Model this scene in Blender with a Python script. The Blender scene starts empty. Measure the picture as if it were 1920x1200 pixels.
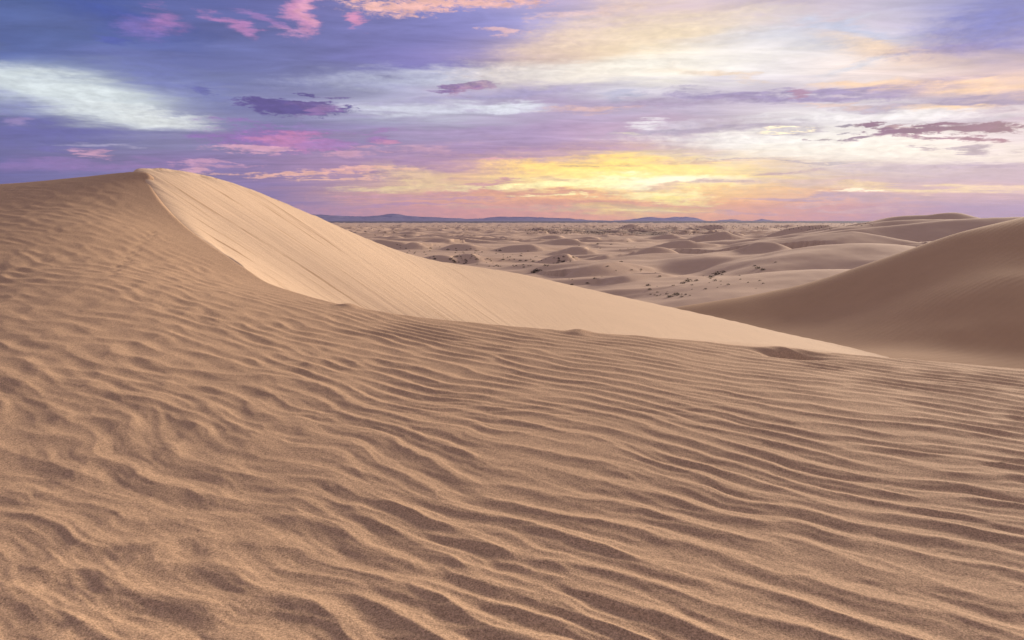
import bpy, bmesh, math, random
import numpy as np

sc = bpy.context.scene
C = sc.collection
rng = np.random.default_rng(7)
random.seed(7)

# ------------------------------------------------------------------ camera
PITCH = math.radians(8.27)
FPX = 1280.0                       # 24 mm lens on a 36 mm sensor, in pixels of the 1920 wide photograph
cam_d = bpy.data.cameras.new('camera')
cam_d.lens = 24.0
cam_d.sensor_width = 36.0
cam_d.clip_start = 0.05
cam_d.clip_end = 120000.0
cam = bpy.data.objects.new('camera', cam_d)
C.objects.link(cam)
cam.location = (0, 0, 0)
cam.rotation_euler = (math.radians(90) - PITCH, 0, 0)
sc.camera = cam


def ray(u, v):
    cx, cy = (u - 960.0) / FPX, (600.0 - v) / FPX
    y = math.cos(PITCH) + cy * math.sin(PITCH)
    z = -math.sin(PITCH) + cy * math.cos(PITCH)
    return cx, y, z


def at(u, v, d):
    """point seen at pixel u, v of the photograph, d metres ahead"""
    x, y, z = ray(u, v)
    k = d / y
    return (x * k, d, z * k)


def azel(u, v):
    x, y, z = ray(u, v)
    return math.atan2(x, y), math.atan2(z, math.hypot(x, y))


def lin(h):
    c = [int(h[i:i + 2], 16) / 255.0 for i in (0, 2, 4)]
    return tuple(x / 12.92 if x <= 0.04045 else ((x + 0.055) / 1.055) ** 2.4 for x in c)


# ------------------------------------------------------------------ exposure, sun
SUN_AZ, SUN_EL = 42.0, 13.0
sc.view_settings.view_transform = 'Standard'
sc.view_settings.look = 'None'
sc.view_settings.exposure = 0.15
sc.view_settings.gamma = 1.0
sc.view_settings.use_curve_mapping = False

sc.cycles.max_bounces = 4
sc.cycles.diffuse_bounces = 2
sc.cycles.glossy_bounces = 1
sc.cycles.transmission_bounces = 1
sc.cycles.volume_bounces = 0
sc.cycles.caustics_reflective = False
sc.cycles.caustics_refractive = False

sun_d = bpy.data.lights.new('sun', 'SUN')
sun_d.energy = 5.0
sun_d.angle = math.radians(10)
sun_d.color = (1.0, 0.84, 0.66)
sun = bpy.data.objects.new('sun', sun_d)
C.objects.link(sun)
sun.rotation_euler = (math.radians(90 - SUN_EL), 0, math.radians(180 - SUN_AZ))

# ------------------------------------------------------------------ world
world = bpy.data.worlds.new('World')
sc.world = world
world.use_nodes = True
wn = world.node_tree
wn.nodes.clear()


class G:
    """small helper to write node graphs"""
    def __init__(self, tree):
        self.t = tree

    def put(self, sock, val):
        if val is None:
            return
        if isinstance(val, bpy.types.NodeSocket):
            self.t.links.new(val, sock)
        else:
            sock.default_value = val

    def node(self, kind, **props):
        n = self.t.nodes.new(kind)
        for k, v in props.items():
            setattr(n, k, v)
        return n

    def math(self, op, a, b=None, c=None, clamp=False):
        n = self.node('ShaderNodeMath', operation=op, use_clamp=clamp)
        self.put(n.inputs[0], a)
        self.put(n.inputs[1], b)
        self.put(n.inputs[2], c)
        return n.outputs[0]

    def vec(self, op, a, b=None, c=None, scale=None):
        n = self.node('ShaderNodeVectorMath', operation=op)
        self.put(n.inputs[0], a)
        if b is not None:
            self.put(n.inputs[1], b)
        if c is not None:
            self.put(n.inputs[2], c)
        if scale is not None:
            self.put(n.inputs['Scale'], scale)
        return n.outputs['Value'] if op in ('LENGTH', 'DOT_PRODUCT', 'DISTANCE') else n.outputs[0]

    def xyz(self, x, y, z=0.0):
        n = self.node('ShaderNodeCombineXYZ')
        self.put(n.inputs[0], x)
        self.put(n.inputs[1], y)
        self.put(n.inputs[2], z)
        return n.outputs[0]

    def sep(self, v):
        n = self.node('ShaderNodeSeparateXYZ')
        self.put(n.inputs[0], v)
        return n.outputs

    def noise(self, v, scale, detail=4.0, rough=0.55, dist=0.0):
        n = self.node('ShaderNodeTexNoise')
        self.put(n.inputs['Vector'], v)
        n.inputs['Scale'].default_value = scale
        n.inputs['Detail'].default_value = detail
        n.inputs['Roughness'].default_value = rough
        n.inputs['Distortion'].default_value = dist
        return n.outputs['Fac']

    def remap(self, v, a, b, c=0.0, d=1.0, smooth=True):
        n = self.node('ShaderNodeMapRange', interpolation_type='SMOOTHSTEP' if smooth else 'LINEAR')
        self.put(n.inputs['Value'], v)
        n.inputs['From Min'].default_value = a
        n.inputs['From Max'].default_value = b
        n.inputs['To Min'].default_value = c
        n.inputs['To Max'].default_value = d
        return n.outputs['Result']

    def mix(self, fac, a, b, mode='MIX'):
        n = self.node('ShaderNodeMix', data_type='RGBA', blend_type=mode)
        n.clamp_factor = True
        self.put(n.inputs[0], fac)
        for s, v in ((n.inputs[6], a), (n.inputs[7], b)):
            self.put(s, (*v, 1.0) if isinstance(v, tuple) and len(v) == 3 else v)
        return n.outputs[2]


g = G(wn)
tc = g.node('ShaderNodeTexCoord')
dirv = g.vec('NORMALIZE', tc.outputs['Generated'])
dx, dy, dz = g.sep(dirv)
az = g.math('ARCTAN2', dx, dy)
el = g.math('ARCSINE', dz)
zc = g.math('MAXIMUM', dz, 0.0)
inv = g.math('DIVIDE', 1.0, g.math('ADD', zc, 0.07))
cp = g.vec('SCALE', g.xyz(dx, dy, 0.0), scale=inv)              # a cloud layer overhead, seen in perspective
# streaks of the cloud layer trend to the upper right
mp = g.node('ShaderNodeMapping')
wn.links.new(cp, mp.inputs[0])
mp.inputs['Rotation'].default_value = (0, 0, math.radians(-14))
mp.inputs['Scale'].default_value = (0.55, 1.5, 1.0)
cps = mp.outputs[0]

n_big = g.noise(cps, 0.9, 5, 0.55, 0.4)
n_big2 = g.noise(g.vec('ADD', cps, (17.0, 5.0, 3.0)), 1.1, 5, 0.55, 0.4)
n_fine = g.noise(g.vec('ADD', cps, (7.0, 25.0, 1.0)), 3.2, 7, 0.62, 0.6)
ae = g.xyz(az, el, 0.0)
flat = g.vec('MULTIPLY', ae, (9.0, 70.0, 1.0))
n_flat = g.noise(flat, 1.0, 5, 0.6, 0.3)
n_flat2 = g.noise(g.vec('ADD', flat, (31.0, 11.0, 0.0)), 0.45, 5, 0.6, 0.5)

SKY_U = [128 * i for i in range(16)]
SKY = [
 (0,   '4a66ac 4660a4 4458a2 5a66b2 6a6cb6 7d78bc 8e88c4 a094c8 b4a4c8 c8b4c4 d4bcc0 c4b0c0 c0b0c4 c4b8cc b0b0d0 5a68b4'),
 (35,  '5068b0 566cb0 5464ac 6068b4 6a70b8 7a78bc 7c7cc0 8c88c4 b0a8cc d0bcc4 e4c8b8 d8c8c8 d0c0c8 c8bccc 9c9ccc 6470b8'),
 (70,  '4f68b2 5a70b8 6070b8 6a74ba 6e74ba 7a78bc 7c78bc 8c84c0 c4b0c0 e8ccb4 f0dcbc e4dcdc c8ccdc d4ccd4 9c94c0 6468b0'),
 (105, '5c70b4 6070b4 6872b6 6a72b8 7074b8 7876ba 7a72b8 9084bc d8bcb4 f0d4b0 f4e4c4 f0ecec e8e0e0 f0d0b4 b4a0b8 8078b0'),
 (140, 'b8c8d4 9cacc8 7080b8 6a72b4 7074b6 8c8cc0 b0b0cc c8c0cc e4d4c8 f4ecdc f8f4ec f4ecec f0e8e8 e8d8d0 e0c4b4 d8b8b0'),
 (175, 'c4d4d8 d0dcdc c8d4dc 8088b8 7478b4 9c9cc4 b4b0cc b8b0cc b4a8c0 e0dce4 c8bccc b4a8c0 b8a8c0 b8a8c0 d8b8b0 e0c0b0'),
 (210, '8088b4 c0c8d4 dce4e0 9498c0 8080b4 a09cc4 c4c4d4 bcb4cc b49cbc b8a8c0 b0a4bc c4b8c8 dcd4dc c8c0d0 a898b4 9484a8'),
 (245, '6468a8 6c70ac 8488b4 8888b8 7c78b4 9484b8 a894bc b098bc b094b8 c4a4b8 b8a0b8 d0c0c8 f8f4ec f0ece8 e0d4d8 d4c8d4'),
 (280, '6464a8 7474ac 8880b0 8c80b4 a080b4 a888b4 b090b8 b08cb4 b08cb0 b48cac d0b8b8 f8f0e0 fcf4e4 fcf4e4 f8f0e0 e8dcd8'),
 (315, '5c5ca4 6c64a8 8070ac 8870b0 9478b0 b888b0 b088b0 b888a8 f0c890 fce890 fdf0a0 e8d0b8 d4c0bc d0bcc0 c4b0c0 a898b4'),
 (345, '585aa4 6464a8 7470ac 8470b0 9878b4 c898a8 e8b890 e8b890 f8e8a0 fef8b8 fdf4a8 f4e0b0 e0c8b4 c8b0b4 bca4b4 ac98b4'),
 (370, '585aa4 6464a8 7470ac 8070b0 8c70b0 d098a0 e8b088 e0a488 e8a880 f0b880 f8dc80 e8c098 e0b0a0 d8b4a8 d4b0ac ccacb4'),
 (395, '585aa4 6464a8 7470ac 7c70b0 8868b0 c08ca4 e09c90 f0a078 fca860 ffa848 ffc03c e0a090 d8a09c c8a0ac b89cb8 a898bc'),
 (418, '5c5ca0 6464a4 7468a8 8070a8 9070a8 c88c98 e49884 f09c78 fca45c ffa44c ffa84c e89888 cc9ca0 bc98a8 ac98b4 a898b8'),
]
grid = np.array([[lin(h) for h in row.split()] for _, row in SKY])
rows_v = np.array([r[0] for r in SKY], float)
_lum = grid.mean(-1, keepdims=True)
_west = np.clip((7.5 - np.arange(16)) / 3.0, 0, 1)[None, :, None]  # the heavier cloud at the left is greyer and darker
grid = grid * (1 - 0.14 * _west) + _lum * 0.14 * _west
grid = grid * (1 - 0.20 * _west)


def sky_at(a, e):
    """colour of the cloud cover towards azimuth a, elevation e"""
    x, y, z = math.sin(a) * math.cos(e), math.cos(a) * math.cos(e), math.sin(e)
    f = y * math.cos(PITCH) - z * math.sin(PITCH)
    w = y * math.sin(PITCH) + z * math.cos(PITCH)
    u, v = 960 + FPX * x / f, 600 - FPX * w / f
    u = min(max(u / 128.0, 0), 14.999)
    v = min(max(v, 0), 417.9)
    i = int(np.searchsorted(rows_v, v, side='right') - 1)
    t = (v - rows_v[i]) / (rows_v[i + 1] - rows_v[i])
    j, s = int(u), u - int(u)
    top = grid[i, j] * (1 - s) + grid[i, j + 1] * s
    bot = grid[i + 1, j] * (1 - s) + grid[i + 1, j + 1] * s
    return top * (1 - t) + bot * t


ROW_EL = [azel(960, v)[1] for v in rows_v]                       # descending elevations
ROW_EL[-1] = math.radians(0.05)
AZ_MIN, AZ_MAX = math.radians(-50), math.radians(50)
AVG_BACK = np.array(lin('8a86b8'))
EL_MARGIN = math.radians(2)

warp_a = g.math('MULTIPLY', g.math('SUBTRACT', n_big, 0.5), 0.20)
warp_e = g.math('MULTIPLY', g.math('SUBTRACT', n_big2, 0.5), g.math('MULTIPLY_ADD', g.remap(el, 0.0, 0.22, smooth=False), 0.085, 0.018))
warp_e = g.math('MULTIPLY_ADD', g.math('SUBTRACT', n_flat, 0.5), 0.018, warp_e)
wa = g.math('ADD', az, warp_a)
we = g.math('ADD', el, warp_e)
fac_a = g.remap(wa, AZ_MIN, AZ_MAX, smooth=False)


def ramp(cols, fac):
    n = g.node('ShaderNodeValToRGB')
    n.color_ramp.interpolation = 'B_SPLINE'
    e = n.color_ramp.elements
    while len(e) < len(cols):
        e.new(0.5)
    for i, (p, c) in enumerate(cols):
        e[i].position = p
        e[i].color = (*[float(x) for x in c], 1.0)
    wn.links.new(fac, n.inputs[0])
    return n.outputs[0]


def row_ramp(e, fac):
    cols = []
    NS = 24
    for i in range(NS):
        p = i / (NS - 1)
        a = AZ_MIN + p * (AZ_MAX - AZ_MIN)
        cols.append((p, sky_at(a, e)))
    return ramp(cols, fac)


cloud = None
for i in range(len(ROW_EL) - 1, -1, -1):
    # (each row waits for the one below it: the renderer can hold only so many values at once)
    fa = fac_a if cloud is None else g.math('MULTIPLY_ADD', g.sep(cloud)[0], 1e-7, fac_a)
    c = row_ramp(ROW_EL[i], fa)
    if cloud is None:
        cloud = c
    else:
        f = g.remap(we, ROW_EL[i + 1], ROW_EL[i])
        cloud = g.mix(f, cloud, c)
# the cover goes on overhead and behind in the same lilac and cream
over = g.mix(g.remap(n_big, 0.3, 0.7), lin('847d98'), lin('c0b1aa'))
around = g.mix(g.remap(el, 0.0, 0.6), lin('86789a'), over)
back = g.math('ABSOLUTE', az)
cloud = g.mix(g.remap(el, math.radians(16), math.radians(29)), cloud, over)
cloud = g.mix(g.remap(back, math.radians(41), math.radians(62)), cloud, around)

# wisps: lighter and darker strands in the cover
wisp = g.math('MULTIPLY_ADD', g.math('SUBTRACT', n_fine, 0.5), 0.95, 1.0)
wisp = g.math('MULTIPLY_ADD', g.math('SUBTRACT', n_flat2, 0.5), 0.55, wisp)
cloud = g.vec('SCALE', cloud, scale=wisp)

# clouds that can be told apart: pixel of the centre, half sizes, tilt, colour, softness, raggedness, opacity
CLOUDS = [
 (1180, 392, 330, 26, 0, 'ffa040', .9, .8, .8), (1200, 400, 170, 13, 0, 'ffb838', .9, .8, .7), (1190, 345, 260, 40, 0, 'ffcf6a', .9, .8, .55), (960, 400, 300, 14, 0, 'f09c78', .9, .8, .6),
 (110, 168, 170, 26, 13, 'dfe8e8', .7, .8, .85), (290, 224, 90, 12, 9, 'e4e8e4', .6, .9, .9),
 (150, 205, 110, 14, 10, 'dce4e4', .7, .8, .7), (20, 200, 60, 22, 4, '7c80b4', .8, .8, .8), (330, 160, 110, 22, 16, '6a70b2', .9, .8, .7),
 (200, 22, 120, 26, 24, '3a4ea0', .9, .8, .65), (300, 38, 30, 15, 10, 'a878b4', .7, 1.2, .8),
 (258, 54, 40, 13, 20, '8470b6', .7, 1.2, .7), (205, 76, 40, 7, 14, '4f5aa6', .5, 1.2, .8),
 (565, 22, 24, 34, -5, 'cf90b8', .5, 1.3, .95), (575, 18, 12, 22, -5, 'e0a0b8', .5, 1.3, .8),
 (432, 46, 42, 9, 24, 'b880b6', .5, 1.4, .85), (500, 38, 50, 5, 18, 'a87cb8', .5, 1.4, .6), (548, 55, 28, 8, 8, 'c890b8', .5, 1.6, .7),
 (765, 8, 95, 17, 0, 'efb8ac', .35, 2.0, .95), (900, 3, 110, 11, 0, 'eeb8ac', .35, 2.0, .9), (675, 36, 13, 14, 30, 'd890b4', .4, 1.2, .9),
 (948, 58, 38, 5, 0, 'e4b8b8', .4, 2.0, .8), (1080, 26, 60, 7, -5, 'e0bcc0', .5, 1.8, .7),
 (752, 205, 190, 7, 1, 'd6d8e4', .7, 1.0, .8), (960, 202, 70, 7, 0, 'e4e6ee', .6, 1.0, .9), (820, 143, 180, 13, -3, 'ccd0e0', .8, 1.0, .55),
 (545, 199, 98, 17, 4, '564788', .06, 1.3, .97), (602, 195, 48, 11, -6, '604c88', .08, 1.2, .95), (598, 208, 46, 6, -8, 'a078ac', .4, 1.4, .6),
 (380, 170, 18, 4, 6, '5a5aa0', .4, 1.4, .7),
 (860, 160, 50, 12, -3, '745496', .06, 1.1, .97), (876, 166, 26, 6, -8, 'a878a4', .4, 1.2, .7), (850, 180, 18, 4, 3, 'a890b8', .5, 1.2, .7),
 (1000, 172, 90, 13, -4, 'a898bc', .7, 1.2, .7), (850, 185, 160, 6, -4, 'a49cc4', .7, 1.2, .6),
 (500, 262, 95, 19, 3, '9068ae', .4, 1.7, .9), (545, 266, 70, 12, 5, 'c880ac', .4, 2.0, .8), (480, 280, 60, 5, 3, 'e0a8b8', .4, 2.2, .8),
 (620, 270, 60, 8, 0, 'a878b4', .4, 1.8, .8), (660, 285, 40, 6, 0, 'd8a0b4', .4, 2.0, .7),
 (714, 258, 25, 11, 8, '9c70aa', .3, 1.4, .9), (722, 266, 20, 6, 4, 'c888a4', .3, 1.4, .8), (800, 282, 36, 5, 0, 'd0a0b4', .5, 1.8, .6),
 (605, 242, 50, 5, 6, '9478b4', .4, 1.6, .7),
 (165, 289, 28, 6, 2, 'd09cb4', .4, 1.8, .8), (110, 274, 80, 6, 3, '6860a4', .5, 1.4, .6), (190, 270, 70, 3, 4, 'b8b0cc', .5, 1.4, .6),
 (120, 248, 160, 14, 0, '625fa6', .8, 1.2, .6), (20, 232, 26, 5, 0, '9c88b8', .5, 1.5, .7),
 (60, 310, 110, 8, 0, '9470b0', .8, 1.2, .5), (250, 312, 130, 8, 0, '9c74b0', .8, 1.2, .5),
 (370, 320, 34, 6, 0, 'dca4b4', .35, 2.2, .8), (400, 309, 60, 3, 0, 'cc98b4', .4, 2.0, .7),
 (560, 327, 110, 3.5, -2, 'f4b8a0', .35, 2.2, .9), (700, 318, 90, 2.6, -1, 'f2b4a4', .35, 2.2, .8), (640, 335, 90, 2.6, -2, 'f4bca0', .35, 2.2, .8),
 (940, 297, 40, 3, -2, 'e8a8a8', .4, 1.8, .7), (880, 250, 100, 10, 0, 'ac94bc', .8, 1.2, .5),
 (800, 338, 70, 14, 12, 'f4d098', .8, 1.0, .75), (730, 352, 80, 6, -2, 'f8dc98', .6, 1.6, .8), (900, 352, 60, 4, -2, 'f8e0a0', .5, 1.8, .8),
 (1120, 316, 130, 14, 0, 'ffd060', .7, 1.0, .95), (1200, 330, 150, 16, 0, 'ffe080', .8, .9, .95), (1245, 340, 120, 10, 0, 'fff6d0', .6, .9, .95),
 (1060, 345, 120, 6, -2, 'fff4a8', .5, 1.5, .9), (1080, 311, 45, 2.4, 0, 'd8b484', .4, 1.8, .7), (1170, 311, 30, 2, 0, 'd8b888', .4, 1.8, .6),
 (1050, 338, 40, 4, 4, 'f0c890', .5, 1.5, .8), (920, 343, 45, 4, -6, 'd89c98', .4, 1.8, .9), (830, 362, 120, 4, -2, 'd89c98', .4, 2.0, .9),
 (800, 372, 130, 3.5, 0, 'd49a9c', .4, 2.0, .9), (1000, 362, 160, 5, 0, 'e8a274', .45, 2.0, .9), (1080, 380, 150, 5, 0, 'f0a468', .5, 1.8, .9),
 (760, 385, 110, 3, 0, 'c890a4', .4, 2.0, .8), (950, 388, 120, 2.6, 0, 'f4b878', .5, 2.0, .8), (1080, 394, 90, 2.2, 0, 'f8c870', .5, 2.0, .8),
 (1000, 368, 40, 2, 0, 'ffe8a0', .4, 2.4, .9), (1060, 366, 36, 2, 0, 'fff0a0', .4, 2.4, .9),
 (1240, 366, 75, 9, 2, 'fff0a0', .5, 1.6, .9), (1270, 376, 60, 4, 3, 'ffe878', .5, 1.6, .9), (1215, 396, 95, 7, 1, 'ffd84c', .6, .8, .97), (1225, 398, 50, 3.5, 1, 'ffec80', .5, .8, .9),
 (1170, 388, 60, 4, 2, 'f8c860', .5, 1.6, .9), (1270, 402, 60, 2.5, 0, 'f8b870', .5, 1.6, .8), (1220, 352, 70, 4, -2, 'f0c8a0', .5, 1.8, .8),
 (1410, 400, 70, 3, 0, 'e8b0a0', .4, 2.0, .7), (1530, 384, 60, 4, -1, 'f4c0a4', .3, 2.4, .8), (1590, 396, 90, 3, -1, 'f0c0a8', .35, 2.4, .8),
 (1480, 372, 90, 4, 0, 'c0a0b0', .5, 1.8, .7), (1650, 370, 140, 5, 0, 'bca4b4', .5, 1.8, .7), (1800, 384, 140, 7, 0, 'b09cb8', .7, 1.6, .7),
 (1690, 354, 110, 4, 1, 'fce4a8', .5, 1.8, .85), (1620, 346, 60, 2.5, 0, 'f8d898', .4, 1.8, .85), (1820, 358, 120, 4, -1, 'fbe0b0', .6, 1.8, .7), (1600, 360, 50, 2.5, 0, 'fff4d0', .4, 1.8, .8),
 (1350, 345, 50, 3, 0, 'd4b0a8', .5, 1.8, .8), (1460, 320, 60, 3, -4, 'c0a0a8', .4, 2.0, .8), (1400, 297, 70, 2, 0, 'b8a4a8', .35, 2.2, .8), (1500, 306, 45, 2.2, 2, 'b0a0a8', .35, 2.2, .8), (1570, 306, 40, 2.4, 2, 'aca0ac', .35, 2.2, .8),
 (1330, 303, 80, 2.4, -1, 'e0b8a0', .4, 2.0, .7), (1300, 285, 60, 6, -3, 'd4b8b8', .5, 1.8, .6),
 (1700, 318, 170, 7, 0, 'c0b0c0', .7, 1.6, .75), (1880, 310, 90, 6, -2, 'a090b0', .5, 1.6, .8), (1800, 336, 160, 9, 0, 'b4a4b8', .8, 1.6, .7), (1520, 340, 130, 6, 0, 'd8bcb8', .7, 1.6, .6),
 (1470, 262, 210, 13, 0, 'fdf8f0', .8, 1.0, .85), (1640, 285, 220, 14, 0, 'fef6e8', .8, 1.0, .8), (1700, 220, 170, 8, -3, 'f4f0f0', .8, 1.2, .8),
 (1560, 222, 150, 6, -2, 'f0ecec', .7, 1.2, .7), (1215, 234, 30, 5, 0, 'f4eef0', .5, 1.2, .8), (1190, 251, 28, 3, 0, 'f8ecc8', .4, 1.4, .8), (1270, 240, 50, 7, -4, 'e8e0e8', .6, 1.4, .7),
 (1380, 180, 115, 8, 2, '9686ae', .45, 1.3, .9), (1580, 180, 130, 8, -1, '9888b2', .5, 1.4, .9), (1700, 166, 110, 8, -8, 'a494b8', .7, 1.4, .7), (1500, 176, 14, 5, 0, 'ac84a0', .3, 1.2, .9),
 (1640, 202, 60, 5, 0, 'a094b4', .5, 1.6, .7), (1850, 192, 110, 9, -2, '8e82a8', .5, 1.3, .9), (1760, 204, 70, 5, -2, 'f4d0a8', .6, 1.4, .85), (1560, 198, 70, 4, 2, 'e0c0b4', .6, 1.6, .7),
 (1180, 176, 40, 5, -14, 'b0b0c8', .6, 1.4, .7), (1220, 196, 140, 8, -3, 'ac98b4', .6, 1.4, .8), (1120, 205, 70, 5, -2, 'e0b8b0', .6, 1.4, .8),
 (1310, 243, 150, 8, -3, 'a898b0', .6, 1.6, .75), (1480, 246, 35, 4, 0, 'b0a4b0', .5, 1.4, .8), (1460, 244, 30, 1.5, 0, 'fff0c8', .4, 1.4, .9),
 (1620, 160, 90, 7, 0, 'f4cca4', .7, 1.2, .85), (1840, 165, 100, 8, -4, 'f4cca8', .7, 1.2, .85), (1340, 136, 70, 6, 8, 'ecd0b4', .6, 1.5, .8), (1640, 90, 90, 14, 10, 'f4d4b0', .8, 1.2, .7),
 (1420, 60, 140, 10, -8, 'ccd0e0', .8, 1.4, .6), (1600, 55, 90, 9, 12, 'b4c0dc', .8, 1.4, .6), (1620, 122, 70, 6, -14, 'c8d0e0', .8, 1.6, .6),
 (1060, 70, 150, 26, -22, 'eccfb2', .9, 1.0, .6), (1250, 60, 150, 26, -8, 'f6e0b8', .9, 1.0, .6), (1180, 130, 200, 16, -4, 'fcf4e4', .9, 1.0, .6),
 (1850, 50, 110, 30, -12, '5a66b4', .8, 1.0, .85), (1780, 92, 90, 12, -4, '7c72ac', .8, 1.2, .7), (1900, 75, 60, 12, -6, '5f64b0', .8, 1.0, .7),
 (1770, 241, 140, 9, -2, '784e72', .12, 1.5, .97), (1665, 250, 28, 7, -6, '80587c', .25, 1.5, .95), (1780, 259, 115, 4, 1, '936484', .3, 2.0, .92), (1860, 262, 38, 4.5, 0, '906080', .3, 1.6, .9),
 (1606, 258, 25, 5, -10, '886a88', .25, 2.2, .9), (1586, 242, 20, 3.6, -4, '8c8094', .25, 1.4, .9), (1540, 257, 16, 2, 10, '9c8894', .3, 2.8, .8), (1690, 237, 22, 2.5, -6, 'b09098', .4, 1.6, .8),
 (1838, 280, 44, 5.5, 1, 'a294a8', .35, 1.6, .9), (1730, 276, 26, 2, 1, 'ac9ca8', .35, 1.6, .8), (1880, 222, 60, 4, -8, 'c0bcc8', .6, 1.8, .7),
]
warp2 = g.vec('SCALE', g.xyz(g.math('SUBTRACT', n_fine, 0.5), g.math('MULTIPLY', g.math('SUBTRACT', n_flat, 0.5), 0.35), 0.0), scale=0.11)
aew = g.vec('ADD', ae, warp2)
rag_f = g.noise(g.vec('MULTIPLY', ae, (60.0, 170.0, 1.0)), 1.0, 8, 0.74, 0.3)
rag = g.math('ADD', g.math('MULTIPLY', g.math('SUBTRACT', rag_f, 0.5), 1.9), g.math('MULTIPLY', g.math('SUBTRACT', n_flat, 0.5), 0.9))
shade = g.math('MULTIPLY_ADD', g.math('SUBTRACT', g.noise(g.vec('MULTIPLY', ae, (45.0, 150.0, 1.0)), 1.0, 4, 0.6, 0.3), 0.5), 0.9, 1.0)
for (u, v, hw, hh, tilt, colr, soft, ragged, op) in CLOUDS:
    a0, e0 = azel(u, v)
    ap, ep = azel(u + 1, v)[0] - a0, e0 - azel(u, v + 1)[1]
    m = g.node('ShaderNodeMapping', vector_type='TEXTURE')
    wn.links.new(g.vec('MULTIPLY_ADD', cloud, (1e-7, 1e-7, 1e-7), aew), m.inputs[0])
    m.inputs['Location'].default_value = (a0, e0, 0)
    # a level line of the photograph bows with azimuth
    slope = (azel(u + 40, v)[1] - azel(u - 40, v)[1]) / (azel(u + 40, v)[0] - azel(u - 40, v)[0])
    m.inputs['Rotation'].default_value = (0, 0, math.radians(-tilt) + math.atan(slope))
    m.inputs['Scale'].default_value = (hw * ap, hh * ep * 1.05, 1.0)
    d = g.vec('LENGTH', m.outputs[0])
    d = g.math('MULTIPLY_ADD', rag, ragged, d)
    soft = soft * 1.2 + 0.12
    f = g.remap(d, 1.0 + soft, 1.0 - soft, 0.0, op)
    cloud = g.mix(f, cloud, g.vec('SCALE', tuple(c * (1.3 if colr.startswith('ff') else 1.0) for c in lin(colr)), scale=g.math('MULTIPLY_ADD', f, 1e-6, shade)))

sky_t = g.node('ShaderNodeTexSky', sky_type='NISHITA')
sky_t.sun_disc = False
sky_t.sun_elevation = math.radians(SUN_EL)
sky_t.sun_rotation = math.radians(SUN_AZ)
b_sky = g.node('ShaderNodeBackground')
wn.links.new(sky_t.outputs[0], b_sky.inputs[0])
b_sky.inputs[1].default_value = 0.08
b_cl = g.node('ShaderNodeBackground')
wn.links.new(cloud, b_cl.inputs[0])
b_cl.inputs[1].default_value = 1.02
wisp_o = g.math('MULTIPLY_ADD', g.math('SUBTRACT', n_big2, 0.5), 0.4, 1.0)
b_ov = g.node('ShaderNodeBackground')
wn.links.new(g.vec('SCALE', around, scale=wisp_o), b_ov.inputs[0])
b_ov.inputs[1].default_value = 1.0
# the clouds drawn one by one end where the plain cover has taken over
gate = g.math('MULTIPLY', g.math('LESS_THAN', el, math.radians(29.2)), g.math('LESS_THAN', back, math.radians(62.2)))
cov = g.node('ShaderNodeMixShader')
wn.links.new(gate, cov.inputs[0])
wn.links.new(b_ov.outputs[0], cov.inputs[1])
wn.links.new(b_cl.outputs[0], cov.inputs[2])
mx = g.node('ShaderNodeMixShader')
mx.inputs[0].default_value = 0.93                               # cloud cover
wn.links.new(b_sky.outputs[0], mx.inputs[1])
wn.links.new(cov.outputs[0], mx.inputs[2])
world.cycles.sampling_method = 'NONE'
out = g.node('ShaderNodeOutputWorld')
wn.links.new(mx.outputs[0], out.inputs[0])


# ------------------------------------------------------------------ numeric helpers
def tps(pts):
    p = np.array(pts, float)
    n = len(p)
    xy, z = p[:, :2], p[:, 2]
    d2 = ((xy[:, None] - xy[None]) ** 2).sum(-1)
    K = 0.5 * d2 * np.log(d2 + 1e-12)
    P = np.hstack([np.ones((n, 1)), xy])
    A = np.block([[K + 0.02 * np.eye(n), P], [P.T, np.zeros((3, 3))]])
    w = np.linalg.solve(A, np.concatenate([z, np.zeros(3)]))

    def f(x, y):
        sh = x.shape
        x, y = x.ravel(), y.ravel()
        r = w[n] + w[n + 1] * x + w[n + 2] * y
        for i in range(n):
            q = (x - xy[i, 0]) ** 2 + (y - xy[i, 1]) ** 2
            r = r + w[i] * 0.5 * q * np.log(q + 1e-12)
        return r.reshape(sh)
    return f


PERM = np.random.default_rng(3).permutation(4096)
ANG = np.random.default_rng(4).uniform(0, 2 * np.pi, 4096)


def perlin(x, y, seed=0):
    xi, yi = np.floor(x).astype(np.int64), np.floor(y).astype(np.int64)
    xf, yf = x - xi, y - yi
    u = xf * xf * xf * (xf * (xf * 6 - 15) + 10)
    v = yf * yf * yf * (yf * (yf * 6 - 15) + 10)

    def gr(i, j, a, b):
        h = ANG[PERM[(PERM[(i + seed * 101) % 4096] + j) % 4096]]
        return np.cos(h) * a + np.sin(h) * b
    n00, n10 = gr(xi, yi, xf, yf), gr(xi + 1, yi, xf - 1, yf)
    n01, n11 = gr(xi, yi + 1, xf, yf - 1), gr(xi + 1, yi + 1, xf - 1, yf - 1)
    return ((n00 * (1 - u) + n10 * u) * (1 - v) + (n01 * (1 - u) + n11 * u) * v) * 1.5


def fbm(x, y, octv=4, seed=0, gain=0.5):
    r, a = 0.0, 1.0
    for o in range(octv):
        r = r + a * perlin(x * 2 ** o, y * 2 ** o, seed + o)
        a *= gain
    return r


def sstep(a, b, x):
    t = np.clip((x - a) / (b - a), 0, 1)
    return t * t * (3 - 2 * t)


def smax(a, b, k):
    h = np.clip(0.5 + 0.5 * (a - b) / k, 0, 1)
    return b * (1 - h) + a * h + k * h * (1 - h)


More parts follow.
